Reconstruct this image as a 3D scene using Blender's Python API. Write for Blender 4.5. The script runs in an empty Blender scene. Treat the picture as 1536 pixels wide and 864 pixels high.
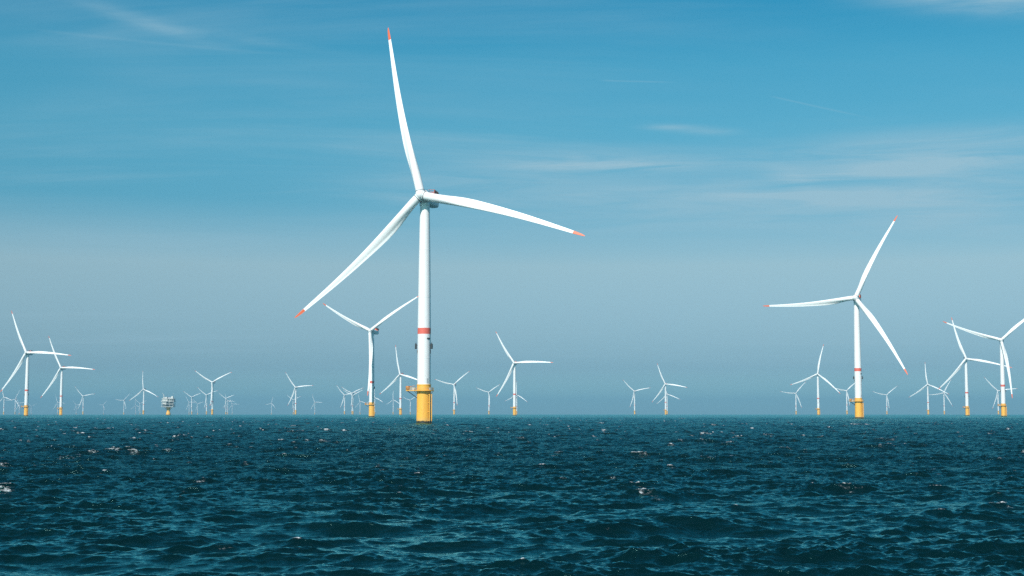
import bpy, math, random
import numpy as np
from mathutils import Matrix, Vector

R = math.radians
scene = bpy.context.scene
COL = scene.collection

# ------------------------------------------------------------------ camera, sky, sun, exposure
EYE = 5.0                                   # eye height above the mean water level, on the deck of a small ship
EARTH = 6.371e6 * 7 / 6                     # radius of the sea surface with ordinary refraction
cam_d = bpy.data.cameras.new('camera')
cam = bpy.data.objects.new('camera', cam_d)
COL.objects.link(cam)
cam_d.sensor_width = 36.0
cam_d.lens = 50.0
cam_d.clip_start = 0.5
cam_d.clip_end = 60000.0
cam.location = (0, 0, EYE)
cam.rotation_euler = (R(90 + 5.016), 0, 0)
scene.camera = cam

SUN_EL, SUN_AZ = 42.0, 24.0                 # sun behind the camera, to the left
sun_dir = Vector((-math.sin(R(SUN_AZ)) * math.cos(R(SUN_EL)), -math.cos(R(SUN_AZ)) * math.cos(R(SUN_EL)), math.sin(R(SUN_EL))))

world = bpy.data.worlds.new('World')
scene.world = world
world.use_nodes = True
nt = world.node_tree
nt.nodes.clear()


# (elevation in degrees, tint)
SKY_TINT = [(0.7, (0.344, 0.662, 0.987)), (1.8, (0.329, 0.536, 0.802)), (3.2, (0.45, 0.619, 0.789)), (5.9, (0.687, 0.799, 0.801)), (8.5, (0.312, 0.762, 0.814)), (11.2, (0.344, 0.901, 0.906)), (13.8, (0.269, 0.938, 0.955)), (16.1, (0.131, 0.868, 0.949))]


class NB:
    """small helper that builds node trees with plain arithmetic"""
    def __init__(s, tree): s.t = tree

    def new(s, typ, **kw):
        n = s.t.nodes.new(typ)
        for k, v in kw.items(): setattr(n, k, v)
        return n

    def put(s, sock, v):
        if hasattr(v, 'is_output'): s.t.links.new(v, sock)
        else: sock.default_value = v

    def m(s, op, a, b=0.0, c=0.0):
        n = s.new('ShaderNodeMath', operation=op)
        s.put(n.inputs[0], a); s.put(n.inputs[1], b); s.put(n.inputs[2], c)
        return n.outputs[0]

    def vm(s, op, a, b=(0, 0, 0)):
        n = s.new('ShaderNodeVectorMath', operation=op)
        s.put(n.inputs[0], a); s.put(n.inputs[1], b)
        return n.outputs['Value'] if op in ('DOT_PRODUCT', 'LENGTH', 'DISTANCE') else n.outputs[0]

    def step(s, v, lo, hi, a=0.0, b=1.0):
        n = s.new('ShaderNodeMapRange', interpolation_type='SMOOTHSTEP')
        s.put(n.inputs[0], v); s.put(n.inputs[1], lo); s.put(n.inputs[2], hi); s.put(n.inputs[3], a); s.put(n.inputs[4], b)
        return n.outputs[0]

    def noise(s, vec, scale, detail=4, rough=0.55, dist=0.0):
        n = s.new('ShaderNodeTexNoise')
        s.put(n.inputs['Vector'], vec); s.put(n.inputs['Scale'], scale); s.put(n.inputs['Detail'], detail)
        s.put(n.inputs['Roughness'], rough); s.put(n.inputs['Distortion'], dist)
        return n.outputs['Fac']

    def comb(s, x, y, z):
        n = s.new('ShaderNodeCombineXYZ')
        for i, v in enumerate((x, y, z)): s.put(n.inputs[i], v)
        return n.outputs[0]

    def mix(s, fac, a, b, mode='MIX'):
        n = s.new('ShaderNodeMix', data_type='RGBA', blend_type=mode)
        s.put(n.inputs[0], fac); s.put(n.inputs[6], a); s.put(n.inputs[7], b)
        return n.outputs[2]


w = NB(nt)
sky = w.new('ShaderNodeTexSky', sky_type='NISHITA')
sky.sun_disc = False
sky.sun_elevation = R(SUN_EL)
sky.sun_rotation = R(180 + SUN_AZ)
sky.altitude = 0
sky.air_density = 1.0
sky.dust_density = 0.3
sky.ozone_density = 2.0
dirv = w.new('ShaderNodeTexCoord').outputs['Generated']
sep = w.new('ShaderNodeSeparateXYZ'); w.put(sep.inputs[0], dirv)
dx, dy, dz = sep.outputs
az = w.m('MULTIPLY', w.m('ARCTAN2', dx, dy), 57.29578)
el = w.m('MULTIPLY', w.m('ARCSINE', dz), 57.29578)
# colour of this day's clear air by height: deep teal blue above, a paler milky belt, bluer again at the sea rim
ramp = w.new('ShaderNodeValToRGB')
w.put(ramp.inputs[0], w.m('DIVIDE', el, 30.0))
while len(ramp.color_ramp.elements) < len(SKY_TINT): ramp.color_ramp.elements.new(0.5)
for e_, (deg, col_) in zip(ramp.color_ramp.elements, SKY_TINT):
    e_.position = deg / 30.0; e_.color = (*col_, 1)
base = w.mix(1.0, sky.outputs[0], ramp.outputs[0], 'MULTIPLY')
# thin cirrus: plane-projected streaky noise plus a few named streaks and two old contrails
inv = w.m('DIVIDE', 1.0, w.m('ADD', w.m('MAXIMUM', dz, 0.0), 0.06))
px, py = w.m('MULTIPLY', dx, inv), w.m('MULTIPLY', dy, inv)
wisp = w.noise(w.comb(w.m('MULTIPLY', px, 0.35), w.m('MULTIPLY', py, 1.3), 3.1), 1.5, 7, 0.6, 0.5)
patch = w.noise(w.comb(w.m('MULTIPLY', px, 0.3), w.m('MULTIPLY', py, 0.5), 11.7), 1.1, 4, 0.5)
fine = w.noise(w.comb(w.m('MULTIPLY', az, 0.10), w.m('MULTIPLY', el, 1.1), 5.0), 1.3, 7, 0.65, 0.7)
cover = w.m('MULTIPLY', w.step(wisp, 0.42, 0.78), w.step(patch, 0.40, 0.66))


# azimuth, elevation, half length, half width, slope, strength (degrees): the thin cirrus of the photograph
STREAKS = [
    (-14.5, 15.05, 2.4, 0.28, -0.24, 0.34),
    (-11.0, 14.7, 3.6, 0.16, -0.10, 0.18),
    (4.5, 9.92, 3.6, 0.18, 0.0, 0.62),
    (3.0, 10.15, 5.5, 0.45, -0.02, 0.5),
    (7.6, 11.25, 1.7, 0.17, -0.10, 0.38),
    (6.3, 11.4, 0.9, 0.12, -0.02, 0.30),
    (15.5, 9.45, 4.0, 0.28, 0.05, 0.66),
    (17.5, 10.2, 6.0, 0.65, 0.0, 0.72),
    (11.6, 9.1, 1.2, 0.50, -0.5, 0.34),
    (12.5, 8.55, 4.0, 0.16, -0.02, 0.40),
    (16.5, 16.2, 4.6, 0.60, -0.17, 0.72),
    (19.5, 15.5, 3.5, 0.50, -0.12, 0.40),
    (-1.5, 9.4, 5.0, 0.50, 0.03, 0.42),
    (-3.5, 8.6, 3.0, 0.20, -0.04, 0.30),
    (5.0, 8.3, 9.0, 1.3, 0.0, 0.52),
    (17.0, 8.4, 8.0, 1.6, 0.0, 0.62),
    (-14.0, 6.6, 10.0, 1.0, 0.0, 0.26),
]


def streak(a0, e0, half_a, half_e, slope, amount):
    da = w.m('SUBTRACT', az, a0)
    de = w.m('SUBTRACT', w.m('SUBTRACT', el, e0), w.m('MULTIPLY', da, slope))
    q = w.m('ADD', w.m('POWER', w.m('ABSOLUTE', w.m('DIVIDE', da, half_a)), 2.0), w.m('POWER', w.m('ABSOLUTE', w.m('DIVIDE', de, half_e)), 2.0))
    g = w.m('EXPONENT', w.m('MULTIPLY', q, -1.0))
    return w.m('MULTIPLY', w.m('MULTIPLY', g, w.step(fine, 0.30 - 0.25 * min(half_e, 1.0), 0.72)), amount)


soft = [w.m('MULTIPLY', cover, 0.5)]
for s_ in STREAKS:
    soft.append(streak(*s_))
tot = soft[0]
for s_ in soft[1:]:
    tot = w.m('ADD', tot, s_)


def contrail(a0, e0, a1, e1, half, amount):
    t = w.m('DIVIDE', w.m('SUBTRACT', az, a0), a1 - a0)
    d = w.m('SUBTRACT', el, w.m('ADD', w.m('MULTIPLY', t, e1 - e0), e0))
    g = w.m('EXPONENT', w.m('MULTIPLY', w.m('POWER', w.m('ABSOLUTE', w.m('DIVIDE', d, half)), 2.0), -1.0))
    ends = w.m('MULTIPLY', w.step(t, 0.0, 0.15), w.step(t, 0.6, 1.0, 1.0, 0.0))
    return w.m('MULTIPLY', w.m('MULTIPLY', g, ends), amount)


tot = w.m('ADD', tot, contrail(10.25, 12.55, 14.6, 11.4, 0.035, 0.15))
tot = w.m('ADD', tot, contrail(3.5, 13.3, 6.9, 13.15, 0.03, 0.16))
tot = w.m('ADD', tot, contrail(-19.6, 14.55, -7.4, 14.1, 0.06, 0.07))
tot = w.m('MULTIPLY', w.m('MINIMUM', tot, 0.85), w.step(el, 0.5, 3.0))
skyc = w.mix(tot, base, (3.6, 5.6, 6.7, 1))
bg = w.new('ShaderNodeBackground')
w.put(bg.inputs[0], skyc)
bg.inputs[1].default_value = 0.08
wo = w.new('ShaderNodeOutputWorld')
nt.links.new(bg.outputs[0], wo.inputs[0])

sun_d = bpy.data.lights.new('sun', 'SUN')
sun_d.energy = 4.6
sun_d.angle = R(0.53)
sun_d.color = (1.0, 0.965, 0.91)
sun = bpy.data.objects.new('sun', sun_d)
COL.objects.link(sun)
sun.rotation_euler = sun_dir.to_track_quat('Z', 'Y').to_euler()

scene.view_settings.view_transform = 'Standard'
scene.view_settings.look = 'None'
scene.view_settings.exposure = 0.3
scene.view_settings.gamma = 1.0
scene.view_settings.use_curve_mapping = False
scene.cycles.use_denoising = False
scene.cycles.max_bounces = 6
scene.cycles.volume_bounces = 0
scene.cycles.sample_clamp_indirect = 6.0
scene.cycles.sample_clamp_direct = 4.0

# ------------------------------------------------------------------ the wind farm: label, east, north (m), wind bearing, three blade angles, blade length factors
TURBINES = [
    ('tallest nearest white turbine, its thick yellow base standing in the waves left of centre', -40.4, 653.9, 18, (-13.8, 106.0, -133.0), (1.069, 1.027, 1.032)),
    ('second largest turbine, on the right, with all three blades and its yellow base in view', 301.2, 1240.0, 22, (27.0, 147.5, -93.5), (1.007, 1.012, 1.018)),
    ('turbine cut by the right edge of the photo, its upper right blade out of frame', 674.4, 1958.6, 22, (-70.0, 51.0, 171.2), (1.025, 1.025, 1.020)),
    ('turbine just left of the nearest tower, one blade hanging straight down before its own tower', -170.9, 1737.0, 24, (-62.5, 58.0, 178.5), (0.985, 1.000, 1.000)),
    ('larger of the two white turbines at the left edge, one blade reaching the frame edge', -804.6, 2363.9, 12, (-25.2, 94.0, -148.0), (0.985, 1.040, 0.975)),
    ('turbine right of the big left-edge one, a size smaller, with a similar three blade pose', -996.3, 3152.4, 12, (-26.5, 93.2, -147.2), (1.007, 1.043, 0.997)),
    ('turbine whose right blade passes behind the tower cut by the right edge', 839.6, 2632.9, 12, (-16.5, 102.2, -137.8), (1.020, 1.030, 0.960)),
    ('midsize turbine alone right of the nearest tower, one blade pointing level to the right', 5.1, 2850.2, 12, (-31.2, 90.0, -152.8), (0.948, 1.001, 0.953)),
    ('white turbine just left of the nearest yellow base, its right blade hidden behind that tower', -288.0, 3686.7, 20, (-12.0, 108.0, -133.0), (0.995, 0.975, 0.951)),
    ('midsize turbine left of the second largest, one blade up and two spread down', 783.2, 3648.2, 17, (12.0, 132.2, -111.8), (0.987, 0.958, 0.948)),
    ('turbine right of the substation with a wide V of raised blades and yellow base ring', -969.5, 4618.5, 17, (-59.0, 64.5, -178.8), (0.963, 0.963, 0.963)),
    ('turbine left of the substation, one blade straight up and two spread low', -1535.3, 5946.9, 17, (-6.5, 114.0, -126.5), (1.000, 1.000, 1.000)),
    ('turbine alone between the substation group and the centre, right blade nearly level', -834.6, 5505.0, 17, (-37.2, 85.0, -158.5), (0.950, 0.950, 0.950)),
    ('small turbine just right of the nearest yellow base, blades raised in a lopsided V', -202.6, 5003.2, 17, (-74.2, 50.0, 168.0), (0.938, 0.938, 0.938)),
    ('small turbine with a broad V of blades, left of the lone level-bladed midsize one', -109.7, 6801.0, 17, (-69.0, 56.0, 174.8), (0.863, 0.863, 0.863)),
    ('small turbine half hidden behind the tower of the lone midsize one right of centre', 25.5, 7565.3, 17, (0.0, 122.5, -118.2), (0.925, 0.925, 0.925)),
    ('left turbine of the separate cluster in the open water right of centre', 555.3, 6461.7, 17, (-45.0, 78.0, -164.8), (0.950, 0.950, 0.950)),
    ('largest turbine of the separate cluster in the open water right of centre', 527.7, 4901.3, 17, (-21.5, 99.2, -143.8), (0.975, 0.975, 0.975)),
    ('small turbine partly hidden behind the largest one of the cluster right of centre', 803.3, 7386.6, 17, (-11.0, 112.2, -133.5), (0.938, 0.938, 0.938)),
    ('small turbine with an almost level left blade, left of the midsize three-way spread one', 1417.1, 7119.7, 17, (-82.0, 40.8, 158.2), (0.975, 0.975, 0.975)),
    ('small turbine overlapped by the yellow platform crane of the second largest turbine', 1488.4, 6342.2, 17, (-74.2, 48.0, 169.2), (0.838, 0.838, 0.838)),
    ('small turbine alone to the right of the second largest tower, blades in a skewed V', 2029.8, 7728.6, 17, (-74.5, 49.8, 170.0), (0.963, 0.963, 0.963)),
    ('turbine right of the second largest with one blade upright, next to a smaller crossing one', 1443.8, 4951.1, 17, (-4.8, 116.5, -125.2), (0.988, 0.988, 0.988)),
    ('small turbine whose blades cross the low right blade of the upright-bladed one', 2105.6, 6952.1, 17, (28.5, 149.2, -97.0), (0.950, 0.950, 0.950)),
    ('small turbine directly behind the tower cut by the right edge', 2163.8, 6350.2, 17, (-41.5, 82.8, -162.0), (1.050, 1.050, 1.050)),
    ('small turbine at the extreme left edge, under the tip of the big left-edge one', -3070.9, 8625.4, 17, (-15.2, 108.5, -132.0), (0.825, 0.825, 0.825)),
    ('small turbine second from the left edge, one blade pointing up to the right', -3430.5, 9855.5, 17, (27.8, 144.0, -94.0), (1.000, 1.000, 1.000)),
    ('faint turbine just left of the yellow base at the left edge, mostly lost in haze', -4468.7, 12945.8, 17, (-35.0, 84.8, -155.0), (1.000, 0.950, 1.000)),
    ('faintest turbine just right of the leftmost yellow base, nearly swallowed by haze', -5797.4, 17224.4, 17, (-53.0, 66.5, -173.0), (1.000, 1.000, 1.000)),
    ('faint turbine half hidden behind the tower of the second white one from the left', -3915.2, 12304.8, 17, (-24.2, 96.0, -144.0), (1.000, 1.000, 1.000)),
    ('very faint distant turbine under the left blade of the small one with raised arms', -4676.1, 15321.6, 17, (-40.5, 85.5, -157.0), (0.825, 0.825, 0.825)),
    ('small turbine with raised arms between the second white one and the substation', -2464.6, 8201.3, 17, (-46.0, 80.0, -160.2), (1.012, 1.012, 1.012)),
    ('very faint turbine right of the raised-arm one, well left of the substation', -4365.5, 15251.7, 17, (-83.2, 41.2, 159.8), (0.825, 0.825, 0.825)),
    ('faint turbine with a level left blade, just left of the upright-bladed one by the substation', -2884.8, 10610.1, 17, (-83.2, 44.0, 158.2), (0.912, 0.912, 0.912)),
    ('ghostly far turbine in haze, left of another ghostly one beside the upright-bladed tower', -4153.3, 15754.6, 17, (-6.5, 113.0, -127.0), (1.000, 1.000, 1.000)),
    ('ghostly far turbine touching the left side of the upright-bladed tower near the substation', -3504.1, 13447.0, 17, (-51.0, 69.2, -171.0), (1.000, 1.000, 1.000)),
    ('faint turbine closest on the right of the substation, left of a brighter small one', -2796.3, 12361.8, 17, (-31.0, 88.2, -158.0), (0.825, 0.825, 0.825)),
    ('small turbine second to the right of the substation with wide raised arms', -1941.5, 8656.9, 17, (-57.5, 68.0, -180.0), (0.875, 0.875, 0.875)),
    ('ghostly far turbine in the gap between two small ones right of the substation', -3087.3, 14018.4, 17, (-47.0, 73.0, -167.0), (1.000, 1.000, 1.000)),
    ('small turbine tight against the left of the yellow-ringed one, right arm behind it', -1655.3, 7735.4, 17, (-53.0, 70.0, -174.2), (0.900, 0.900, 0.900)),
    ('pale turbine to the right of the yellow-ringed one, front of a packed group of three', -1886.5, 9415.4, 17, (-55.2, 69.0, -175.0), (0.850, 0.850, 0.850)),
    ('pale turbine in the middle of the packed group of three, right blade level', -2219.6, 11145.3, 17, (-25.0, 94.0, -145.0), (0.825, 0.825, 0.825)),
    ('faintest and rightmost turbine of the packed group of three', -2767.2, 14115.8, 17, (-28.0, 91.5, -148.0), (1.000, 1.000, 1.000)),
    ('faint turbine standing alone in the haze, to the left of the lone level-bladed one', -2237.0, 13281.9, 17, (12.0, 137.2, -100.0), (0.825, 0.825, 0.825)),
    ('faint turbine hidden behind the tower of the lone one left of centre', -1579.1, 10315.1, 17, (-55.5, 66.8, -174.0), (0.825, 0.825, 0.825)),
    ('faint turbine standing alone in the haze, to the right of the lone level-bladed one', -1677.2, 12144.6, 17, (-22.0, 93.0, -149.2), (0.938, 0.938, 0.938)),
    ('left and clearest turbine of three tangled together left of the centre yellow base', -908.6, 7745.0, 17, (-42.2, 79.0, -163.5), (0.912, 0.912, 0.912)),
    ('higher turbine of the two overlapping ones in the tangle, its blades short', -789.7, 7058.1, 17, (-61.5, 66.0, -178.0), (0.825, 0.825, 0.825)),
    ('turbine on the right of the tangle of three, yellow at its foot', -886.9, 7966.0, 17, (-61.8, 61.8, -180.0), (0.863, 0.863, 0.863)),
    ('faint turbine between the tangle of three and the yellow base with a drooping blade', -1217.9, 11443.4, 17, (-14.8, 105.8, -142.0), (0.825, 0.825, 0.825)),
    ('pale turbine hidden behind the yellow based one with the hanging blade', -853.4, 8878.5, 17, (-2.8, 116.5, -123.0), (0.838, 0.838, 0.838)),
    ('faint turbine with one blade upright beside the white tower left of the nearest base', -844.0, 10144.4, 17, (-0.2, 121.0, -123.5), (0.825, 0.825, 0.825)),
    ('faint turbine with raised arms seen directly under the platform crane of the nearest one', -745.8, 10468.5, 17, (-67.0, 61.0, 177.0), (0.825, 0.825, 0.825)),
]

SEA_HS = 0.88
LAM_P, LAM_S = 12.5, 0.7
SHORT = 2.6
LEAN = 0.8
SHIFT = (386.4, 202.3)
FOAM_LO, FOAM_HI = 0.04, 1.8
WATER = (0.0008, 0.0100, 0.0118)
WATER_SPEC = (0.44, 1.0, 0.99)
HAZE_DENS = 8.0e-5
HAZE_COL = (0.265, 0.56, 0.74)
HAZE_TOP = 205

# ------------------------------------------------------------------ materials
def mat(name, color, rough=0.45, metal=0.0, dirt=0.0, dirt_col=(0.25, 0.22, 0.18), scale=0.35, stretch=(1, 1, 0.12), spec=0.5):
    m = bpy.data.materials.new(name)
    m.use_nodes = True
    b = NB(m.node_tree)
    p = m.node_tree.nodes['Principled BSDF']
    p.inputs['Roughness'].default_value = rough
    p.inputs['Metallic'].default_value = metal
    p.inputs['Specular IOR Level'].default_value = spec
    co = b.new('ShaderNodeTexCoord').outputs['Object']
    v = b.vm('MULTIPLY', co, stretch)
    n1 = b.noise(v, scale, 5, 0.6)
    n2 = b.noise(co, scale * 5.0, 4, 0.6)
    f = b.m('MULTIPLY', b.step(b.m('ADD', b.m('MULTIPLY', n1, 0.7), b.m('MULTIPLY', n2, 0.3)), 0.46, 0.72), dirt)
    c = b.mix(f, (*color, 1), (*dirt_col, 1))
    c = b.mix(b.m('MULTIPLY', n2, 0.12), c, tuple(x * 0.8 for x in color) + (1,))
    b.put(p.inputs['Base Color'], c)
    b.put(p.inputs['Roughness'], b.m('ADD', rough - 0.06, b.m('MULTIPLY', n2, 0.14)))
    return m


M = dict(
    white=mat('white_gelcoat', (0.82, 0.80, 0.78), 0.38, dirt=0.10, dirt_col=(0.55, 0.53, 0.48)),
    tower=mat('tower_paint', (0.80, 0.775, 0.76), 0.42, dirt=0.14, dirt_col=(0.52, 0.50, 0.45)),
    hub=mat('hub_paint', (0.74, 0.74, 0.73), 0.4, dirt=0.15, dirt_col=(0.5, 0.48, 0.44)),
    grey=mat('grey_paint', (0.45, 0.46, 0.47), 0.5, dirt=0.2),
    dark=mat('dark_metal', (0.03, 0.033, 0.036), 0.5, dirt=0.3, dirt_col=(0.10, 0.08, 0.06)),
    red=mat('signal_red', (0.70, 0.125, 0.04), 0.5, dirt=0.15, dirt_col=(0.45, 0.16, 0.09)),
    band=mat('band_red', (0.70, 0.125, 0.085), 0.5, dirt=0.2, dirt_col=(0.6, 0.25, 0.18)),
    orange=mat('crane_orange', (0.50, 0.17, 0.02), 0.5, dirt=0.3, dirt_col=(0.25, 0.09, 0.03)),
    steel=mat('galvanised_steel', (0.42, 0.44, 0.45), 0.45, 0.3, dirt=0.2),
    rail=mat('railing_yellow', (0.62, 0.42, 0.16), 0.5, dirt=0.3, dirt_col=(0.5, 0.45, 0.38)),
    shade=mat('module_grey', (0.13, 0.14, 0.15), 0.5, dirt=0.3),
    oss=mat('platform_grey', (0.62, 0.60, 0.56), 0.5, dirt=0.35, dirt_col=(0.3, 0.29, 0.27), scale=0.2),
)


def yellow_material():
    m = bpy.data.materials.new('transition_yellow')
    m.use_nodes = True
    b = NB(m.node_tree)
    p = m.node_tree.nodes['Principled BSDF']
    co = b.new('ShaderNodeTexCoord').outputs['Object']
    s = b.new('ShaderNodeSeparateXYZ'); b.put(s.inputs[0], co)
    z = s.outputs[2]
    n1 = b.noise(b.vm('MULTIPLY', co, (1.2, 1.2, 0.10)), 0.8, 5, 0.6)
    n2 = b.noise(co, 1.6, 5, 0.6)
    c = b.mix(b.m('MULTIPLY', n2, 0.35), (0.85, 0.405, 0.042, 1), (0.83, 0.45, 0.10, 1))
    run = b.m('MULTIPLY', b.step(n1, 0.56, 0.72), b.step(z, 2.0, 14.0, 0.30, 0.10))
    c = b.mix(run, c, (0.34, 0.17, 0.05, 1))
    # splash zone: bleached salt over a ragged band of weed at the waterline
    zz = b.m('ADD', z, b.m('MULTIPLY', n2, 1.4))
    c = b.mix(b.step(zz, 2.2, 4.2, 0.4, 0.0), c, (0.50, 0.34, 0.15, 1))
    c = b.mix(b.step(zz, 1.8, 2.3, 1.0, 0.0), c, (0.030, 0.030, 0.016, 1))
    b.put(p.inputs['Base Color'], c)
    b.put(p.inputs['Roughness'], b.m('ADD', 0.38, b.m('MULTIPLY', n2, 0.2)))
    return m


M['yellow'] = yellow_material()


# ------------------------------------------------------------------ mesh helpers
class MB:
    def __init__(s): s.v, s.f = [], []

    def grid(s, rings, close_u=True, cap0=False, cap1=False):
        """rings: list of equally long point rings"""
        b0, n = len(s.v), len(rings[0])
        for r_ in rings: s.v.extend(tuple(p) for p in r_)
        for i in range(len(rings) - 1):
            for j in range(n if close_u else n - 1):
                k = (j + 1) % n
                s.f.append((b0 + i * n + j, b0 + i * n + k, b0 + (i + 1) * n + k, b0 + (i + 1) * n + j))
        if cap0: s.f.append(tuple(b0 + j for j in reversed(range(n))))
        if cap1: s.f.append(tuple(b0 + (len(rings) - 1) * n + j for j in range(n)))
        return s

    def lathe(s, prof, n=48, mtx=None, cap0=True, cap1=True):
        rings = []
        for r_, z in prof:
            ring = [Vector((r_ * math.cos(2 * math.pi * j / n), r_ * math.sin(2 * math.pi * j / n), z)) for j in range(n)]
            rings.append([mtx @ p for p in ring] if mtx else ring)
        return s.grid(rings, True, cap0, cap1)

    def tube(s, a, b, r_, n=8, r2=None):
        a, b = Vector(a), Vector(b)
        q = (b - a).to_track_quat('Z', 'Y').to_matrix().to_4x4()
        return s.lathe([(r_, 0), (r2 or r_, (b - a).length)], n, Matrix.Translation(a) @ q)

    def box(s, c, d, rot=0.0, bevel=0.0):
        c = Vector(c); hx, hy, hz = d[0] / 2, d[1] / 2, d[2] / 2
        e = min(bevel, hx * .9, hy * .9, hz * .9)
        q = Matrix.Rotation(rot, 3, 'Z')

        def ring(x, y, z):
            if e <= 0: pts = [(-x, -y), (x, -y), (x, y), (-x, y)]
            else: pts = [(-x + e, -y), (x - e, -y), (x, -y + e), (x, y - e), (x - e, y), (-x + e, y), (-x, y - e), (-x, -y + e)]
            return [c + q @ Vector((p[0], p[1], z)) for p in pts]
        if e <= 0: return s.grid([ring(hx, hy, -hz), ring(hx, hy, hz)], True, True, True)
        return s.grid([ring(hx - e, hy - e, -hz), ring(hx, hy, -hz + e), ring(hx, hy, hz - e), ring(hx - e, hy - e, hz)], True, True, True)

    def build(s, name, m, parent=None, mtx=None, smooth=35):
        me = bpy.data.meshes.new(name)
        me.from_pydata([tuple(p) for p in s.v], [], s.f)
        me.validate(); me.update()
        me.materials.append(m)
        if smooth:
            me.polygons.foreach_set('use_smooth', [True] * len(me.polygons))
            me.set_sharp_from_angle(angle=R(smooth))
        o = bpy.data.objects.new(name, me)
        COL.objects.link(o)
        if parent: o.parent = parent
        if mtx is not None: o.matrix_local = mtx
        return o


def tag(o, label, cat, group=None):
    o['label'] = label; o['category'] = cat
    if group: o['group'] = group
    return o


def empty(name, loc):
    o = bpy.data.objects.new(name, None)
    o.empty_display_size = 2
    COL.objects.link(o)
    o.location = loc
    return o


def drop(x, y):                              # the sea surface curves away
    return -(x * x + y * y) / (2 * EARTH)


# ------------------------------------------------------------------ the sea: a wind sea synthesised from a directional spectrum
def ocean_tile(L, N, lam_lo, lam_hi, seed, theta0, hs=1.0, lam_p=LAM_P):
    """one periodic patch: height, horizontal shift and its derivatives for wavelengths lam_lo..lam_hi"""
    rng = np.random.default_rng(seed)
    k1 = 2 * np.pi * np.fft.fftfreq(N, L / N)
    kx, ky = np.meshgrid(k1, k1, indexing='xy')
    k = np.hypot(kx, ky); k[0, 0] = 1e-6
    g = 9.81
    wv = np.sqrt(g * k); wp = np.sqrt(g * 2 * np.pi / lam_p)

    def S(o):
        sig = np.where(o <= wp, 0.07, 0.09)
        return o ** -5.0 * np.exp(-1.25 * (wp / o) ** 4) * 2.6 ** np.exp(-((o - wp) ** 2) / (2 * sig ** 2 * wp ** 2))
    oo = np.linspace(wp * 0.4, wp * 12, 6000)
    norm = (hs / 4) ** 2 / (S(oo).sum() * (oo[1] - oo[0]))
    psi = S(wv) * norm * (g / (2 * wv)) / k
    lam = 2 * np.pi / k
    psi = psi * (1 + SHORT * np.exp(-(np.log(lam / LAM_S) / 1.2) ** 2))   # short steep chop of a freshening breeze
    ang = np.arctan2(ky, kx) - theta0
    ca = np.cos(ang)
    sharp = np.clip(3.2 * (wv / wp) ** -0.9, 0.5, 3.2)
    D = np.where(ca > 0, np.abs(ca) ** (2 * sharp), 0) + 0.03
    D = D / (np.pi * (0.5 / np.sqrt(sharp + 0.3)) + 0.19)
    psi = psi * D * ((k > 2 * np.pi / lam_hi) & (k <= 2 * np.pi / lam_lo))
    h0 = np.sqrt(psi) * (2 * np.pi / L) * (rng.standard_normal((N, N)) + 1j * rng.standard_normal((N, N))) / np.sqrt(2)
    F = lambda a: (np.fft.ifft2(a) * N * N).real.astype(np.float32)
    f = F(h0)
    sxh, syh = 1j * kx / k * h0, 1j * ky / k * h0
    out = dict(L=L, N=N, h=f, x=-F(-sxh), y=-F(-syh))
    return out, (F(1j * kx * sxh), F(1j * ky * syh), F(1j * ky * sxh))


def sample(tile, arr, X, Y):
    L, N = tile['L'], tile['N']
    if L == 600.0: X, Y = X + SHIFT[0], Y + SHIFT[1]
    u = np.mod(X / L, 1.0) * N; v = np.mod(Y / L, 1.0) * N
    i = np.floor(u).astype(np.int32); j = np.floor(v).astype(np.int32)
    fu = (u - i).astype(np.float32); fv = (v - j).astype(np.float32)
    i %= N; j %= N; i2 = (i + 1) % N; j2 = (j + 1) % N
    return (arr[j, i] * (1 - fu) + arr[j, i2] * fu) * (1 - fv) + (arr[j2, i] * (1 - fu) + arr[j2, i2] * fu) * fv


WAVE_DIR = R(90 + 16)                        # the seas run away from the ship, a little to the left
CHOP = 1.0
PILES = [(t[1], t[2]) for t in TURBINES[:4]]


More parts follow.
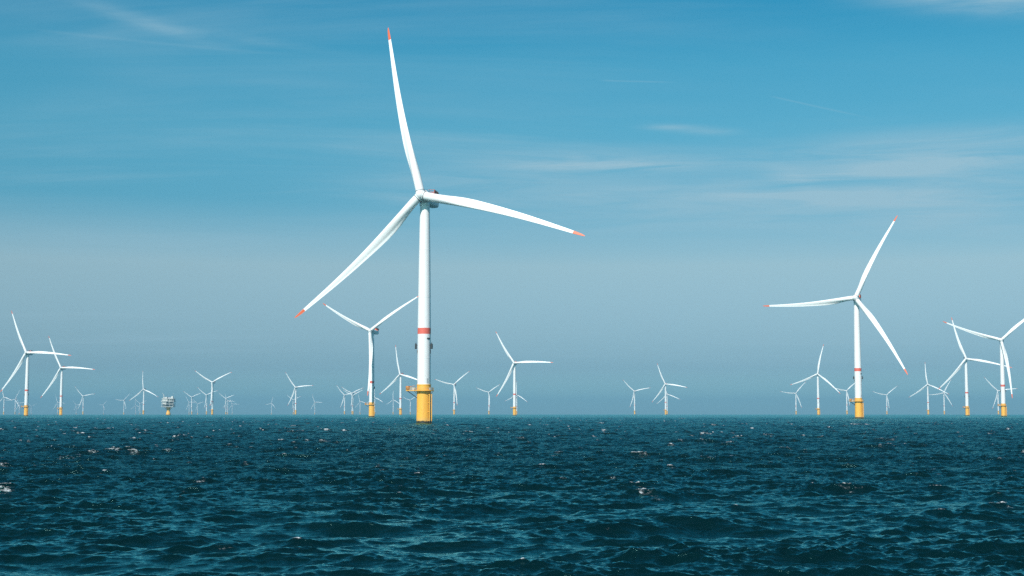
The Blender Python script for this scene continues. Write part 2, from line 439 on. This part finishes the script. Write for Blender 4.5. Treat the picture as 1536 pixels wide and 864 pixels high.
def build_sea():
    t1, j1 = ocean_tile(600.0, 2048, 1.5, 60.0, 5, WAVE_DIR, SEA_HS)
    t2, j2 = ocean_tile(61.0, 1024, 0.3, 1.5, 8, WAVE_DIR - 0.1, SEA_HS)
    t3, _ = ocean_tile(13.0, 512, 0.06, 0.3, 13, WAVE_DIR + 0.15, SEA_HS)
    r = [12.0]
    while r[-1] < 15000:
        d = r[-1]
        r.append(d + d * (0.0017 if d < 1500 else 0.0045))
    r = np.concatenate([[0.01, 2, 5, 9], np.array(r)])
    fine = np.arange(-R(25.5), R(25.5), 0.00078)
    coarse = np.linspace(R(25.5), 2 * np.pi - R(25.5), 70)[:-1]
    th = np.concatenate([fine, coarse])
    rr, tt = np.meshgrid(r, th, indexing='ij')
    X = (rr * np.sin(tt)).ravel(); Y = (rr * np.cos(tt)).ravel()
    RR = rr.ravel()
    edge = np.clip((R(25.4) - np.abs(np.where(tt > np.pi, tt - 2 * np.pi, tt))) / R(0.8), 0, 1).ravel()
    dr = np.gradient(r); DR = np.repeat(dr, len(th))
    sm = lambda a, lo, hi: np.clip((hi - a) / (hi - lo), 0, 1) ** 1.0
    w1 = sm(DR, 4, 32) * edge
    w2 = sm(DR, 0.4, 2.6) * edge
    w3 = sm(DR, 0.06, 0.24) * edge
    gt, _ = ocean_tile(370.0, 512, 14.0, 160.0, 77, WAVE_DIR, 1.0, 60.0)
    gust = sample(gt, gt['h'], X, Y) / gt['h'].std()
    ride = sample(t1, t1['h'], X, Y) / t1['h'].std()
    mod = np.clip(1.0 + 0.26 * gust + 0.16 * ride, 0.35, 1.8)      # gusty patches; chop rides the crests
    w2 = w2 * mod; w3m = w3 * mod
    h = w1 * sample(t1, t1['h'], X, Y) + w2 * sample(t2, t2['h'], X, Y) + w3m * sample(t3, t3['h'], X, Y)
    sx = w1 * sample(t1, t1['x'], X, Y) + w2 * sample(t2, t2['x'], X, Y) + w3m * sample(t3, t3['x'], X, Y)
    sy = w1 * sample(t1, t1['y'], X, Y) + w2 * sample(t2, t2['y'], X, Y) + w3m * sample(t3, t3['y'], X, Y)
    # whitecaps where the crests fold over
    a = [c.copy() for c in j1]
    Jt = (1 + CHOP * a[0]) * (1 + CHOP * a[1]) - (CHOP * a[2]) ** 2
    lo, hi = np.percentile(Jt, FOAM_LO), np.percentile(Jt, FOAM_HI)
    J = sample(t1, Jt.astype(np.float32), X, Y)
    b2 = sample(t2, t2['h'], X, Y); b2 = b2 / (t2['h'].std() + 1e-9)
    b2b = np.clip(b2, -1.5, 2.0)
    foam = np.clip((hi - J + (b2b - 0.5) * 0.35 * (hi - lo)) / (hi - lo), 0, 1)
    for back, wt in ((0.7, 0.75), (1.5, 0.62), (2.6, 0.5), (4.0, 0.4)):  # a fading wake of foam behind each breaking crest
        Jb = sample(t1, Jt.astype(np.float32), X + back * math.cos(WAVE_DIR), Y + back * math.sin(WAVE_DIR))
        foam = np.maximum(foam, wt * np.clip((hi - Jb) / (hi - lo), 0, 1))
    foam = foam * edge
    for (bx, by) in PILES:
        d = np.hypot(X - bx, Y - by)
        foam = np.maximum(foam, np.clip(1.0 - np.abs(d - 3.9) / 3.0, 0, 1) * (1.2 + 0.3 * np.clip(b2, -1, 1)) * edge)
    Z = h - (X * X + Y * Y) / (2 * EARTH)
    lean = w1 * sample(t1, t1['h'], X, Y)      # crests lean over a little
    co = np.stack([X + CHOP * sx, Y + CHOP * sy - LEAN * lean, Z], 1).astype(np.float32)
    nr, nc = len(r), len(th)
    i = np.arange(nr - 1)[:, None]; j = np.arange(nc)[None, :]
    jn = (j + 1) % nc
    quads = np.stack(np.broadcast_arrays(i * nc + j, i * nc + jn, (i + 1) * nc + jn, (i + 1) * nc + j), -1).reshape(-1, 4)
    me = bpy.data.meshes.new('sea')
    me.vertices.add(len(co)); me.vertices.foreach_set('co', co.ravel())
    me.loops.add(quads.size); me.loops.foreach_set('vertex_index', np.ascontiguousarray(quads.ravel(), dtype=np.int32))
    me.polygons.add(len(quads))
    me.polygons.foreach_set('loop_start', np.arange(0, quads.size, 4, dtype=np.int32))
    me.polygons.foreach_set('use_smooth', np.ones(len(quads), dtype=bool))
    at = me.attributes.new('foam', 'FLOAT', 'POINT'); at.data.foreach_set('value', foam.astype(np.float32))
    at = me.attributes.new('unresolved', 'FLOAT', 'POINT'); at.data.foreach_set('value', (1 - w3).astype(np.float32))
    me.update(calc_edges=True)
    o = bpy.data.objects.new('sea', me)
    COL.objects.link(o)
    o['kind'] = 'structure'

    m = bpy.data.materials.new('sea_water')
    m.use_nodes = True
    b = NB(m.node_tree)
    p = m.node_tree.nodes['Principled BSDF']
    out = m.node_tree.nodes['Material Output']
    fo = b.new('ShaderNodeAttribute', attribute_name='foam').outputs['Fac']
    un = b.new('ShaderNodeAttribute', attribute_name='unresolved').outputs['Fac']
    co_ = b.new('ShaderNodeTexCoord').outputs['Object']
    rip = b.noise(b.vm('MULTIPLY', co_, (0.6, 1.3, 1.0)), 5.0, 5, 0.65, 0.5)
    mid = b.noise(b.vm('MULTIPLY', co_, (0.7, 1.2, 1.0)), 0.9, 5, 0.65, 0.3)
    bp1 = b.new('ShaderNodeBump'); bp1.inputs['Distance'].default_value = 0.05; bp1.inputs['Strength'].default_value = 0.4
    b.put(bp1.inputs['Height'], rip)
    bp2 = b.new('ShaderNodeBump'); bp2.inputs['Distance'].default_value = 0.55
    b.put(bp2.inputs['Strength'], b.m('MULTIPLY', un, 0.8)); b.put(bp2.inputs['Height'], mid)
    b.put(bp2.inputs['Normal'], bp1.outputs[0])
    m.node_tree.nodes.remove(p)
    body = b.new('ShaderNodeBsdfDiffuse'); body.inputs[0].default_value = (*WATER, 1)
    mir = b.new('ShaderNodeBsdfGlossy'); mir.inputs[0].default_value = (*WATER_SPEC, 1)
    b.put(mir.inputs['Roughness'], b.m('ADD', 0.03, b.m('MULTIPLY', un, 0.10)))
    fr = b.new('ShaderNodeFresnel'); fr.inputs['IOR'].default_value = 1.333
    for q in (fr, mir): b.put(q.inputs['Normal'], bp2.outputs[0])
    share = fr.outputs[0]
    wat = b.new('ShaderNodeMixShader')
    m.node_tree.links.new(share, wat.inputs[0]); m.node_tree.links.new(body.outputs[0], wat.inputs[1]); m.node_tree.links.new(mir.outputs[0], wat.inputs[2])
    d = b.new('ShaderNodeBsdfDiffuse'); d.inputs[0].default_value = (0.66, 0.69, 0.71, 1)
    lace = b.noise(b.vm('MULTIPLY', co_, (0.7, 1.3, 1.0)), 5.0, 7, 0.78, 0.8)
    lace2 = b.noise(co_, 0.7, 5, 0.65)
    ff = b.step(b.m('ADD', b.m('MULTIPLY', fo, 0.27), b.m('ADD', b.m('MULTIPLY', lace, 0.65), b.m('MULTIPLY', lace2, 0.35))), 0.67, 0.84)
    ff = b.m('MULTIPLY', ff, b.step(fo, 0.02, 0.25))
    mx = b.new('ShaderNodeMixShader')
    b.put(mx.inputs[0], b.m('MULTIPLY', ff, 0.95))
    m.node_tree.links.new(wat.outputs[0], mx.inputs[1]); m.node_tree.links.new(d.outputs[0], mx.inputs[2])
    m.node_tree.links.new(mx.outputs[0], out.inputs[0])
    me.materials.append(m)
    return o


build_sea()


# ------------------------------------------------------------------ wind turbine
HUB_Z, OVER, TILT, BLADE = 105.0, 5.2, R(6), 80.0


def blade_section(t):
    """chord, thickness ratio, twist, roundness along the span fraction t"""
    rr = [0.0, 0.03, 0.06, 0.12, 0.18, 0.23, 0.30, 0.40, 0.50, 0.60, 0.70, 0.80, 0.90, 0.95, 0.98, 0.994, 1.0]
    ch = [4.0, 4.0, 4.02, 4.35, 4.8, 4.95, 4.7, 4.1, 3.5, 3.0, 2.5, 2.0, 1.52, 1.25, 0.85, 0.45, 0.08]
    tk = [1.0, 1.0, 0.97, 0.72, 0.50, 0.41, 0.33, 0.27, 0.24, 0.22, 0.21, 0.20, 0.19, 0.18, 0.18, 0.18, 0.18]
    tw = [20, 20, 20, 19, 17, 15, 12.5, 9.5, 7.2, 5.4, 4.0, 2.8, 1.8, 1.4, 1.2, 1.1, 1.0]
    rd = [1.0, 1.0, 0.95, 0.55, 0.22, 0.08, 0.0, 0, 0, 0, 0, 0, 0, 0, 0, 0, 0]
    return [float(np.interp(t, rr, a)) for a in (ch, tk, tw, rd)]


def blade_ring(t, n=36, pitch=7.0):
    c, tk, tw, rd = blade_section(t)
    pts = []
    ang = -R(tw + pitch)
    for k in range(n):
        a = 2 * math.pi * k / n
        x = 0.5 * (1 + math.cos(a))                      # 0 leading edge .. 1 trailing edge
        side = 1 if math.sin(a) >= 0 else -1              # +: suction side (downwind), -: pressure side
        yt = 5 * tk * (0.2969 * math.sqrt(x) - 0.126 * x - 0.3516 * x ** 2 + 0.2843 * x ** 3 - 0.1036 * x ** 4)
        camber = 0.035 * 4 * x * (1 - x)
        if side < 0: yt *= (1 - 0.55 * math.exp(-((x - 0.80) / 0.17) ** 2))   # hollow aft part of the pressure side
        # section in (chordwise towards the leading edge, downwind)
        ax, ay = (0.31 - x) * c, (side * yt + camber) * c
        bx, by = -0.5 * c * math.cos(a), 0.5 * c * math.sin(a)
        sx, sy = ax * (1 - rd) + bx * rd, ay * (1 - rd) + by * rd
        X = sx * math.cos(ang) - sy * math.sin(ang)
        Y = sx * math.sin(ang) + sy * math.cos(ang)
        z = 1.9 + (BLADE - 1.9) * t
        Y += 1.6 * t * t - 2.2 * t ** 3                  # slight flap bend
        X -= 1.35 * math.sin(math.pi * t) ** 1.2            # gentle sweep
        pts.append((X, Y, z))
    return pts


def make_turbine(loc):
    root = empty('wind_turbine', loc)
    parts = {}
    # --- foundation
    f = MB().lathe([(3.38, -9), (3.38, 3.0), (3.3, 6.0), (3.22, 15.0), (3.22, 17.6), (3.32, 17.65), (3.32, 18.0), (3.1, 18.02)], 64)
    fd = f.build('foundation', M['yellow'], root)
    lad = MB()
    for sx in (-0.75, 0.75):
        a = R(-38)
        def P(o, rad, z): return (math.cos(a) * rad - math.sin(a) * o, math.sin(a) * rad + math.cos(a) * o, z)
        lad.tube(P(sx, 4.15, -3), P(sx, 4.15, 13.6), 0.22, 12)
        for z in (1.5, 5.5, 9.5, 13.3): lad.tube(P(sx, 4.15, z), P(sx, 3.2, z), 0.12, 8)
    for sx in (-0.25, 0.25): lad.tube(P(sx, 3.8, -1), P(sx, 3.8, 16.4), 0.06, 6)
    for i in range(44): lad.tube(P(-0.25, 3.8, 0.2 + i * 0.36), P(0.25, 3.8, 0.2 + i * 0.36), 0.025, 5)
    lad.build('boat_landing', M['yellow'], fd)
    # --- service platform
    pl = MB()
    pl.lathe([(3.25, 14.95), (4.55, 14.95), (4.6, 15.0), (4.6, 15.28), (4.55, 15.32), (3.25, 15.32)], 64, None, False, False)
    pl.box((-6.0, -0.4, 15.12), (4.2, 4.6, 0.34), 0, 0.04)
    for a in range(0, 360, 45):
        q = R(a + 10)
        pl.tube((3.25 * math.cos(q), 3.25 * math.sin(q), 13.7), (4.4 * math.cos(q), 4.4 * math.sin(q), 14.97), 0.10, 8)
    plo = pl.build('platform', M['yellow'], root)
    rl = MB()
    pts = [(4.45 * math.cos(R(a)), 4.45 * math.sin(R(a))) for a in range(-150, 151, 10)]
    pts += [(-4.0, 1.8), (-5.2, 1.8), (-6.6, 1.8), (-8.0, 1.8), (-8.0, 0.6), (-8.0, -0.6), (-8.0, -1.7), (-8.0, -2.6), (-6.6, -2.6), (-5.2, -2.6), (-4.0, -2.6), pts[0]]
    for i in range(len(pts) - 1):
        a, c = pts[i], pts[i + 1]
        for z in (15.72, 16.15, 16.52): rl.tube((*a, z), (*c, z), 0.045, 6)
        rl.tube((*a, 15.3), (*a, 16.54), 0.045, 6)
    rl.build('railing', M['rail'], plo)
    for y in (-2.2, 1.4): MB().tube((-7.4, y, 14.92), (-3.1, y * 0.35, 11.9), 0.14, 10).build('brace', M['dark'], plo)
    cr = MB().tube((-7.3, -1.6, 15.3), (-7.3, -1.6, 17.0), 0.34, 16)
    cr.lathe([(0.2, 0), (0.85, 0.05), (0.95, 0.25), (0.95, 1.55), (0.85, 1.75), (0.2, 1.8)], 24, Matrix.Translation((-7.3, -1.6, 15.45)))
    cr.tube((-7.3, -1.6, 16.8), (-3.9, -2.1, 17.35), 0.17, 10, 0.10)
    cr.tube((-7.3, -1.6, 17.2), (-5.2, -1.9, 17.14), 0.05, 6)
    cr.box((-7.3, -0.7, 16.0), (0.9, 0.7, 0.9), 0, 0.06)
    cr.build('davit_crane', M['orange'], plo)
    MB().box((-5.0, 0.7, 15.95), (1.1, 0.9, 1.25), 0, 0.05).build('equipment_cabinet', M['grey'], plo)
    MB().box((3.0, -3.0, 15.9), (0.7, 0.6, 1.1), R(45), 0.05).build('equipment_cabinet', M['grey'], plo)
    # --- tower
    def rad(z): return float(np.interp(z, [18, 45, 75, 101.8], [3.06, 3.02, 2.68, 2.2]))
    prof = [(rad(18.02), 18.02)]
    for z in (18.3, 30, 41.0, 44.0, 50, 58, 66, 74, 80, 86, 92, 97, 101.6): prof.append((rad(z), z))
    tw = MB().lathe(prof, 64).build('tower', M['tower'], root)
    for z in (30.0, 58.0, 80.0):
        MB().lathe([(rad(z) - 0.02, z - 0.12), (rad(z) + 0.025, z - 0.10), (rad(z) + 0.025, z + 0.10), (rad(z) - 0.02, z + 0.12)], 64, None, False, False).build('flange', M['hub'], tw)
    MB().lathe([(rad(41.1) + 0.004, 41.1), (rad(41.1) + 0.02, 41.12), (rad(43.9) + 0.02, 43.88), (rad(43.9) + 0.004, 43.9)], 64, None, False, False).build('red_band', M['band'], tw)
    def on(a, z, out=0.0): q = R(a); return Vector((math.cos(q) * (rad(z) + out), math.sin(q) * (rad(z) + out), z))
    for a in (-176, -22, 92):
        nb = MB()
        c = on(a, 35.4, 0.75)
        nb.box(c, (0.95, 0.8, 2.3), R(a), 0.08)
        nb.tube(on(a, 35.9, -0.1), on(a, 35.9, 0.4), 0.12, 8).tube(on(a, 34.7, -0.1), on(a, 34.7, 0.4), 0.12, 8)
        nb.tube(c + Vector((0, 0, 1.1)), c + Vector((0, 0, 1.75)), 0.2, 12)
        nb.box(on(a, 33.0, 0.12), (0.3, 0.55, 1.6), R(a), 0.05)
        nb.build('navigation_light', M['dark'], tw)
    for a in (-54, -36):
        MB().lathe([(0.42, -0.1), (0.42, 0.16), (0.3, 0.2)], 16, Matrix.Translation(on(a, 39.0, 0.0)) @ Matrix.Rotation(R(a), 4, 'Z') @ Matrix.Rotation(R(90), 4, 'Y')).build('vent', M['dark'], tw)
    dr = MB()
    rings = []
    for z in (18.5, 18.6, 20.7, 20.8): rings.append([on(a, z, 0.03) for a in (-62, -58, -54, -50, -46)])
    dr.grid(rings, False)
    dr.build('door', M['grey'], tw)
    # --- nacelle assembly (yawed and tilted per turbine)
    na = MB()
    n = 40
    def sup(y, wd, top, bot, p=3.6):
        ring = []
        for k in range(n):
            a = 2 * math.pi * k / n
            cx, sz = math.cos(a), math.sin(a)
            x = math.copysign(abs(cx) ** (2 / p), cx) * wd
            z = math.copysign(abs(sz) ** (2 / p), sz)
            ring.append((x, y, z * top if z > 0 else z * bot))
        return ring
    na.grid([sup(-1.2, 2.3, 2.3, 2.3, 2.2), sup(-1.0, 2.55, 2.6, 2.7, 2.6), sup(0.5, 2.6, 2.75, 2.8), sup(4.0, 2.6, 2.8, 2.8), sup(8.5, 2.5, 2.8, 2.5), sup(12.0, 2.4, 2.75, 2.0), sup(12.6, 2.1, 2.5, 1.7)], True, True, True)
    nac = na.build('nacelle', M['hub'], root)
    MB().lathe([(3.05, -3.0), (3.15, -2.9), (3.15, -1.35), (3.05, -1.25)], 48, Matrix.Rotation(R(-90), 4, 'X')).build('generator', M['grey'], nac)
    MB().lathe([(2.26, -3.9), (2.36, -3.8), (2.4, -2.9), (2.4, -2.5)], 48).build('yaw_bearing', M['hub'], nac)
    hp = MB()
    for i in range(7):
        t = i / 6
        for sx in (-2.35, 2.35):
            hp.tube((sx, 5.4 + t * 5.2, 2.4), (sx, 5.4 + t * 5.2, 5.2), 0.08, 6)
    for z in (3.2, 4.2, 5.2):
        for sx in (-2.35, 2.35): hp.tube((sx, 5.4, z), (sx, 10.6, z), 0.08, 6)
        for yy in (5.4, 10.6): hp.tube((-2.35, yy, z), (2.35, yy, z), 0.07, 6)
    for sx in (-2.35, 2.35): hp.box((sx, 8.0, 4.0), (0.06, 5.1, 2.1))
    hp.box((0, 10.6, 4.0), (4.6, 0.06, 2.1))
    hp.build('helihoist_railing', M['red'], nac)
    co = MB().box((0, 11.6, 3.8), (4.6, 1.5, 2.3), 0, 0.1)
    for i in range(6): co.box((-1.9 + i * 0.76, 10.84, 3.5), (0.1, 0.12, 1.3))
    co.build('cooler', M['dark'], nac)
    ms = MB().tube((1.6, 1.6, 2.7), (1.6, 1.6, 4.6), 0.05, 6).tube((-1.6, 1.6, 2.7), (-1.6, 1.6, 4.3), 0.05, 6).tube((-1.6, 1.6, 4.2), (-1.1, 1.6, 4.2), 0.06, 6).tube((-1.6, 1.6, 3.3), (1.6, 1.6, 3.3), 0.05, 6)
    ms.build('weather_mast', M['dark'], nac)
    # --- hub
    hb = MB()
    Ry = Matrix.Rotation(R(90), 4, 'X')          # lathe axis to -Y
    hb.lathe([(2.1, -2.9), (2.45, -2.7), (2.55, -1.2), (2.5, 0.2), (2.25, 1.2), (1.75, 2.0), (1.05, 2.5), (0.35, 2.72), (0.02, 2.75)], 48, Ry, True, True)
    for k in range(3):
        hb.lathe([(2.16, 0.4), (2.16, 1.95), (2.06, 2.05)], 40, Matrix.Rotation(R(120 * k), 4, 'Y'))
    hub = hb.build('hub', M['hub'], root, None, 30)
    for k in range(3):
        MB().lathe([(2.08, 1.86), (2.20, 1.87), (2.20, 2.12), (2.02, 2.14)], 40, Matrix.Rotation(R(120 * k), 4, 'Y'), False, False).build('blade_seal', M['shade'], hub)
    # --- blades
    for k in range(3):
        if k == 0:
            tt = list(np.linspace(0, 0.30, 22)) + list(np.linspace(0.33, 0.925, 22))
            b1 = MB().grid([blade_ring(t) for t in tt], True, True, False)
            bl = b1.build('blade', M['white'], root, None, 50)
            b2 = MB().grid([blade_ring(t) for t in list(np.linspace(0.925, 0.98, 8)) + [0.985, 0.99, 0.994, 0.997, 1.0]], True, False, True)
            tip = b2.build('blade_tip', M['red'], bl, None, 50)
        else:
            c = bl.copy(); COL.objects.link(c)
            d = tip.copy(); COL.objects.link(d); d.parent = c
    return root


def pose(root, psi, az, sc):
    """point the nacelle into the wind and turn the rotor; psi, az in degrees"""
    head = Matrix.Translation((0, 0, HUB_Z - OVER * math.sin(TILT))) @ Matrix.Rotation(-R(psi), 4, 'Z') @ Matrix.Rotation(-TILT, 4, 'X')
    rot = head @ Matrix.Translation((0, -OVER, 0))
    i = 0
    for c in root.children:
        kind = c.name.split('.')[0]
        if kind == 'nacelle': c.matrix_local = head
        elif kind == 'hub': c.matrix_local = rot @ Matrix.Rotation(R(az[0]), 4, 'Y')
        elif kind == 'blade':
            c.matrix_local = rot @ Matrix.Rotation(R(az[i]), 4, 'Y') @ Matrix.Scale(sc[i], 4, Vector((0, 0, 1)))
            i += 1


def copy_tree(o, parent=None, skip=()):
    c = o.copy(); COL.objects.link(c); c.parent = parent
    for ch in o.children:
        if ch.name.split('.')[0] not in skip: copy_tree(ch, c, skip)
    return c


TINY = ('blade_seal', 'boat_landing', 'railing', 'brace', 'equipment_cabinet', 'flange', 'vent', 'door', 'generator', 'weather_mast', 'yaw_bearing')
proto = None
for label, x, y, psi, az, sc in TURBINES:
    at = (x, y, drop(x, y))
    if proto is None:
        proto = make_turbine(at); o = proto
    else:
        far = math.hypot(x, y) > 4200
        o = copy_tree(proto, None, TINY + (('navigation_light', 'davit_crane') if math.hypot(x, y) > 6000 else ()) if far else ())
        o.location = at
    o.name = 'wind_turbine' if o is proto else o.name
    tag(o, label, 'wind turbine', 'wind turbines of the offshore wind farm')
    bpy.context.view_layer.update()
    pose(o, psi, az, sc)


# ------------------------------------------------------------------ offshore substation
def make_substation(x, y):
    root = empty('offshore_substation', (x, y, drop(x, y)))
    tag(root, 'pale grey multi-deck offshore substation standing on a yellow column at the horizon', 'substation')
    fd = MB().lathe([(6.2, -6), (6.2, 3.0), (5.2, 6.5), (4.2, 9.5), (4.1, 13), (5.0, 17.5), (7.5, 20.0)], 40).build('foundation', M['yellow'], root)
    for a in range(0, 360, 60):
        q = R(a + 20); MB().tube((4.1 * math.cos(q), 4.1 * math.sin(q), 13), (11 * math.cos(q), 9 * math.sin(q), 19.8), 0.5, 8).build('brace', M['orange'], fd)
    for z, sx, x0 in ((20.3, 33, -0.5), (27.0, 32, 0), (33.5, 35, 0), (40.0, 32, 0)):
        d = MB().box((x0, 0, z), (sx, 26, 0.9), 0, 0.1)
        dk = d.build('deck', M['oss'], root)
        r = MB()
        for zz in (0.9, 1.5):
            for yy in (-12.9, 12.9): r.tube((x0 - sx / 2, yy, z + zz), (x0 + sx / 2, yy, z + zz), 0.09, 5)
            for xx in (-sx / 2, sx / 2): r.tube((x0 + xx, -12.9, z + zz), (x0 + xx, 12.9, z + zz), 0.09, 5)
        for k in range(12): r.tube((x0 - sx / 2 + k * sx / 11, -12.9, z), (x0 - sx / 2 + k * sx / 11, -12.9, z + 1.5), 0.08, 5)
        r.build('railing', M['steel'], dk)
    for c, d, m in (((-8, 1, 23.8), (11, 18, 5.2), 'shade'), ((6, 2, 23.8), (15, 17, 5.2), 'shade'), ((-9, 0, 30.2), (11, 20, 4.6), 'oss'), ((5, 2, 30.2), (13, 17, 5.0), 'shade'),
                    ((-7, -1, 36.6), (14, 21, 4.8), 'oss'), ((7, 0, 36.7), (9, 18, 5.2), 'oss'), ((14.6, -4, 35.6), (3.4, 10, 8.0), 'shade'),
                    ((-8, 0, 42.4), (10, 14, 3.8), 'oss'), ((4, 2, 42.0), (9, 12, 3.0), 'grey'), ((11, -3, 43.4), (5, 8, 5.8), 'oss')):
        MB().box(c, d, 0, 0.15).build('module', M[m], root)
    for (a, b) in (((-13, 21), (-3, 27)), ((-2, 27.5), (9, 33.5)), ((-1, 34), (9, 40))):
        st = MB()
        p0, p1 = Vector((a[0], -13.6, a[1])), Vector((b[0], -13.6, b[1]))
        for o in (-0.7, 0.7): st.tube(p0 + Vector((0, o, 0)), p1 + Vector((0, o, 0)), 0.28, 6)
        for k in range(14):
            q = p0.lerp(p1, k / 13); st.box(q, (0.5, 1.4, 0.1))
        st.build('stair', M['oss'], root)
    for sx in (-15, -5, 6, 15):
        for yy in (-11.5, 11.5): MB().tube((sx, yy, 20.5), (sx, yy, 40), 0.45, 8).build('column', M['oss'], root)
    cr = MB().tube((-11, -8, 40.4), (-11, -8, 48), 0.7, 10).box((-11, -8, 48.6), (2.6, 2.6, 2.4), 0, 0.2).tube((-11, -8, 49), (-15.5, -9, 54), 0.4, 8).tube((-11, -8, 50), (-15.5, -9, 54), 0.08, 5)
    cr.build('crane', M['oss'], root)
    mt = MB().tube((12, 2, 46), (12, 2, 55), 0.22, 8, 0.1).tube((10.6, 2, 52), (13.4, 2, 52), 0.1, 6)
    mt.build('mast', M['steel'], root)
    MB().tube((-3, 4, 44), (-3, 4, 51), 0.2, 8, 0.1).build('mast', M['steel'], root)
    return root


make_substation(-857.0, 3560.0).scale = (0.93, 0.93, 1.02)

# ------------------------------------------------------------------ sea haze: one closed box of even air
hz = MB()
x0, x1, y0, y1, z0, z1 = -11500, 11500, -400, 20500, -75, HAZE_TOP
hz.grid([[(x0, y0, z0), (x1, y0, z0), (x1, y1, z0), (x0, y1, z0)], [(x0, y0, z1), (x1, y0, z1), (x1, y1, z1), (x0, y1, z1)]], True, True, True)
hm = bpy.data.materials.new('sea_haze')
hm.use_nodes = True
hn = hm.node_tree
hn.nodes.clear()
pv = hn.nodes.new('ShaderNodeVolumePrincipled')
pv.inputs['Color'].default_value = (*HAZE_COL, 1)
pv.inputs['Density'].default_value = HAZE_DENS
pv.inputs['Anisotropy'].default_value = 0.0
ho = hn.nodes.new('ShaderNodeOutputMaterial')
hn.links.new(pv.outputs[0], ho.inputs['Volume'])
hzo = hz.build('haze', hm, None, None, None)
hzo['kind'] = 'stuff'
hzo['label'] = 'thin blue sea haze in the air over the water'
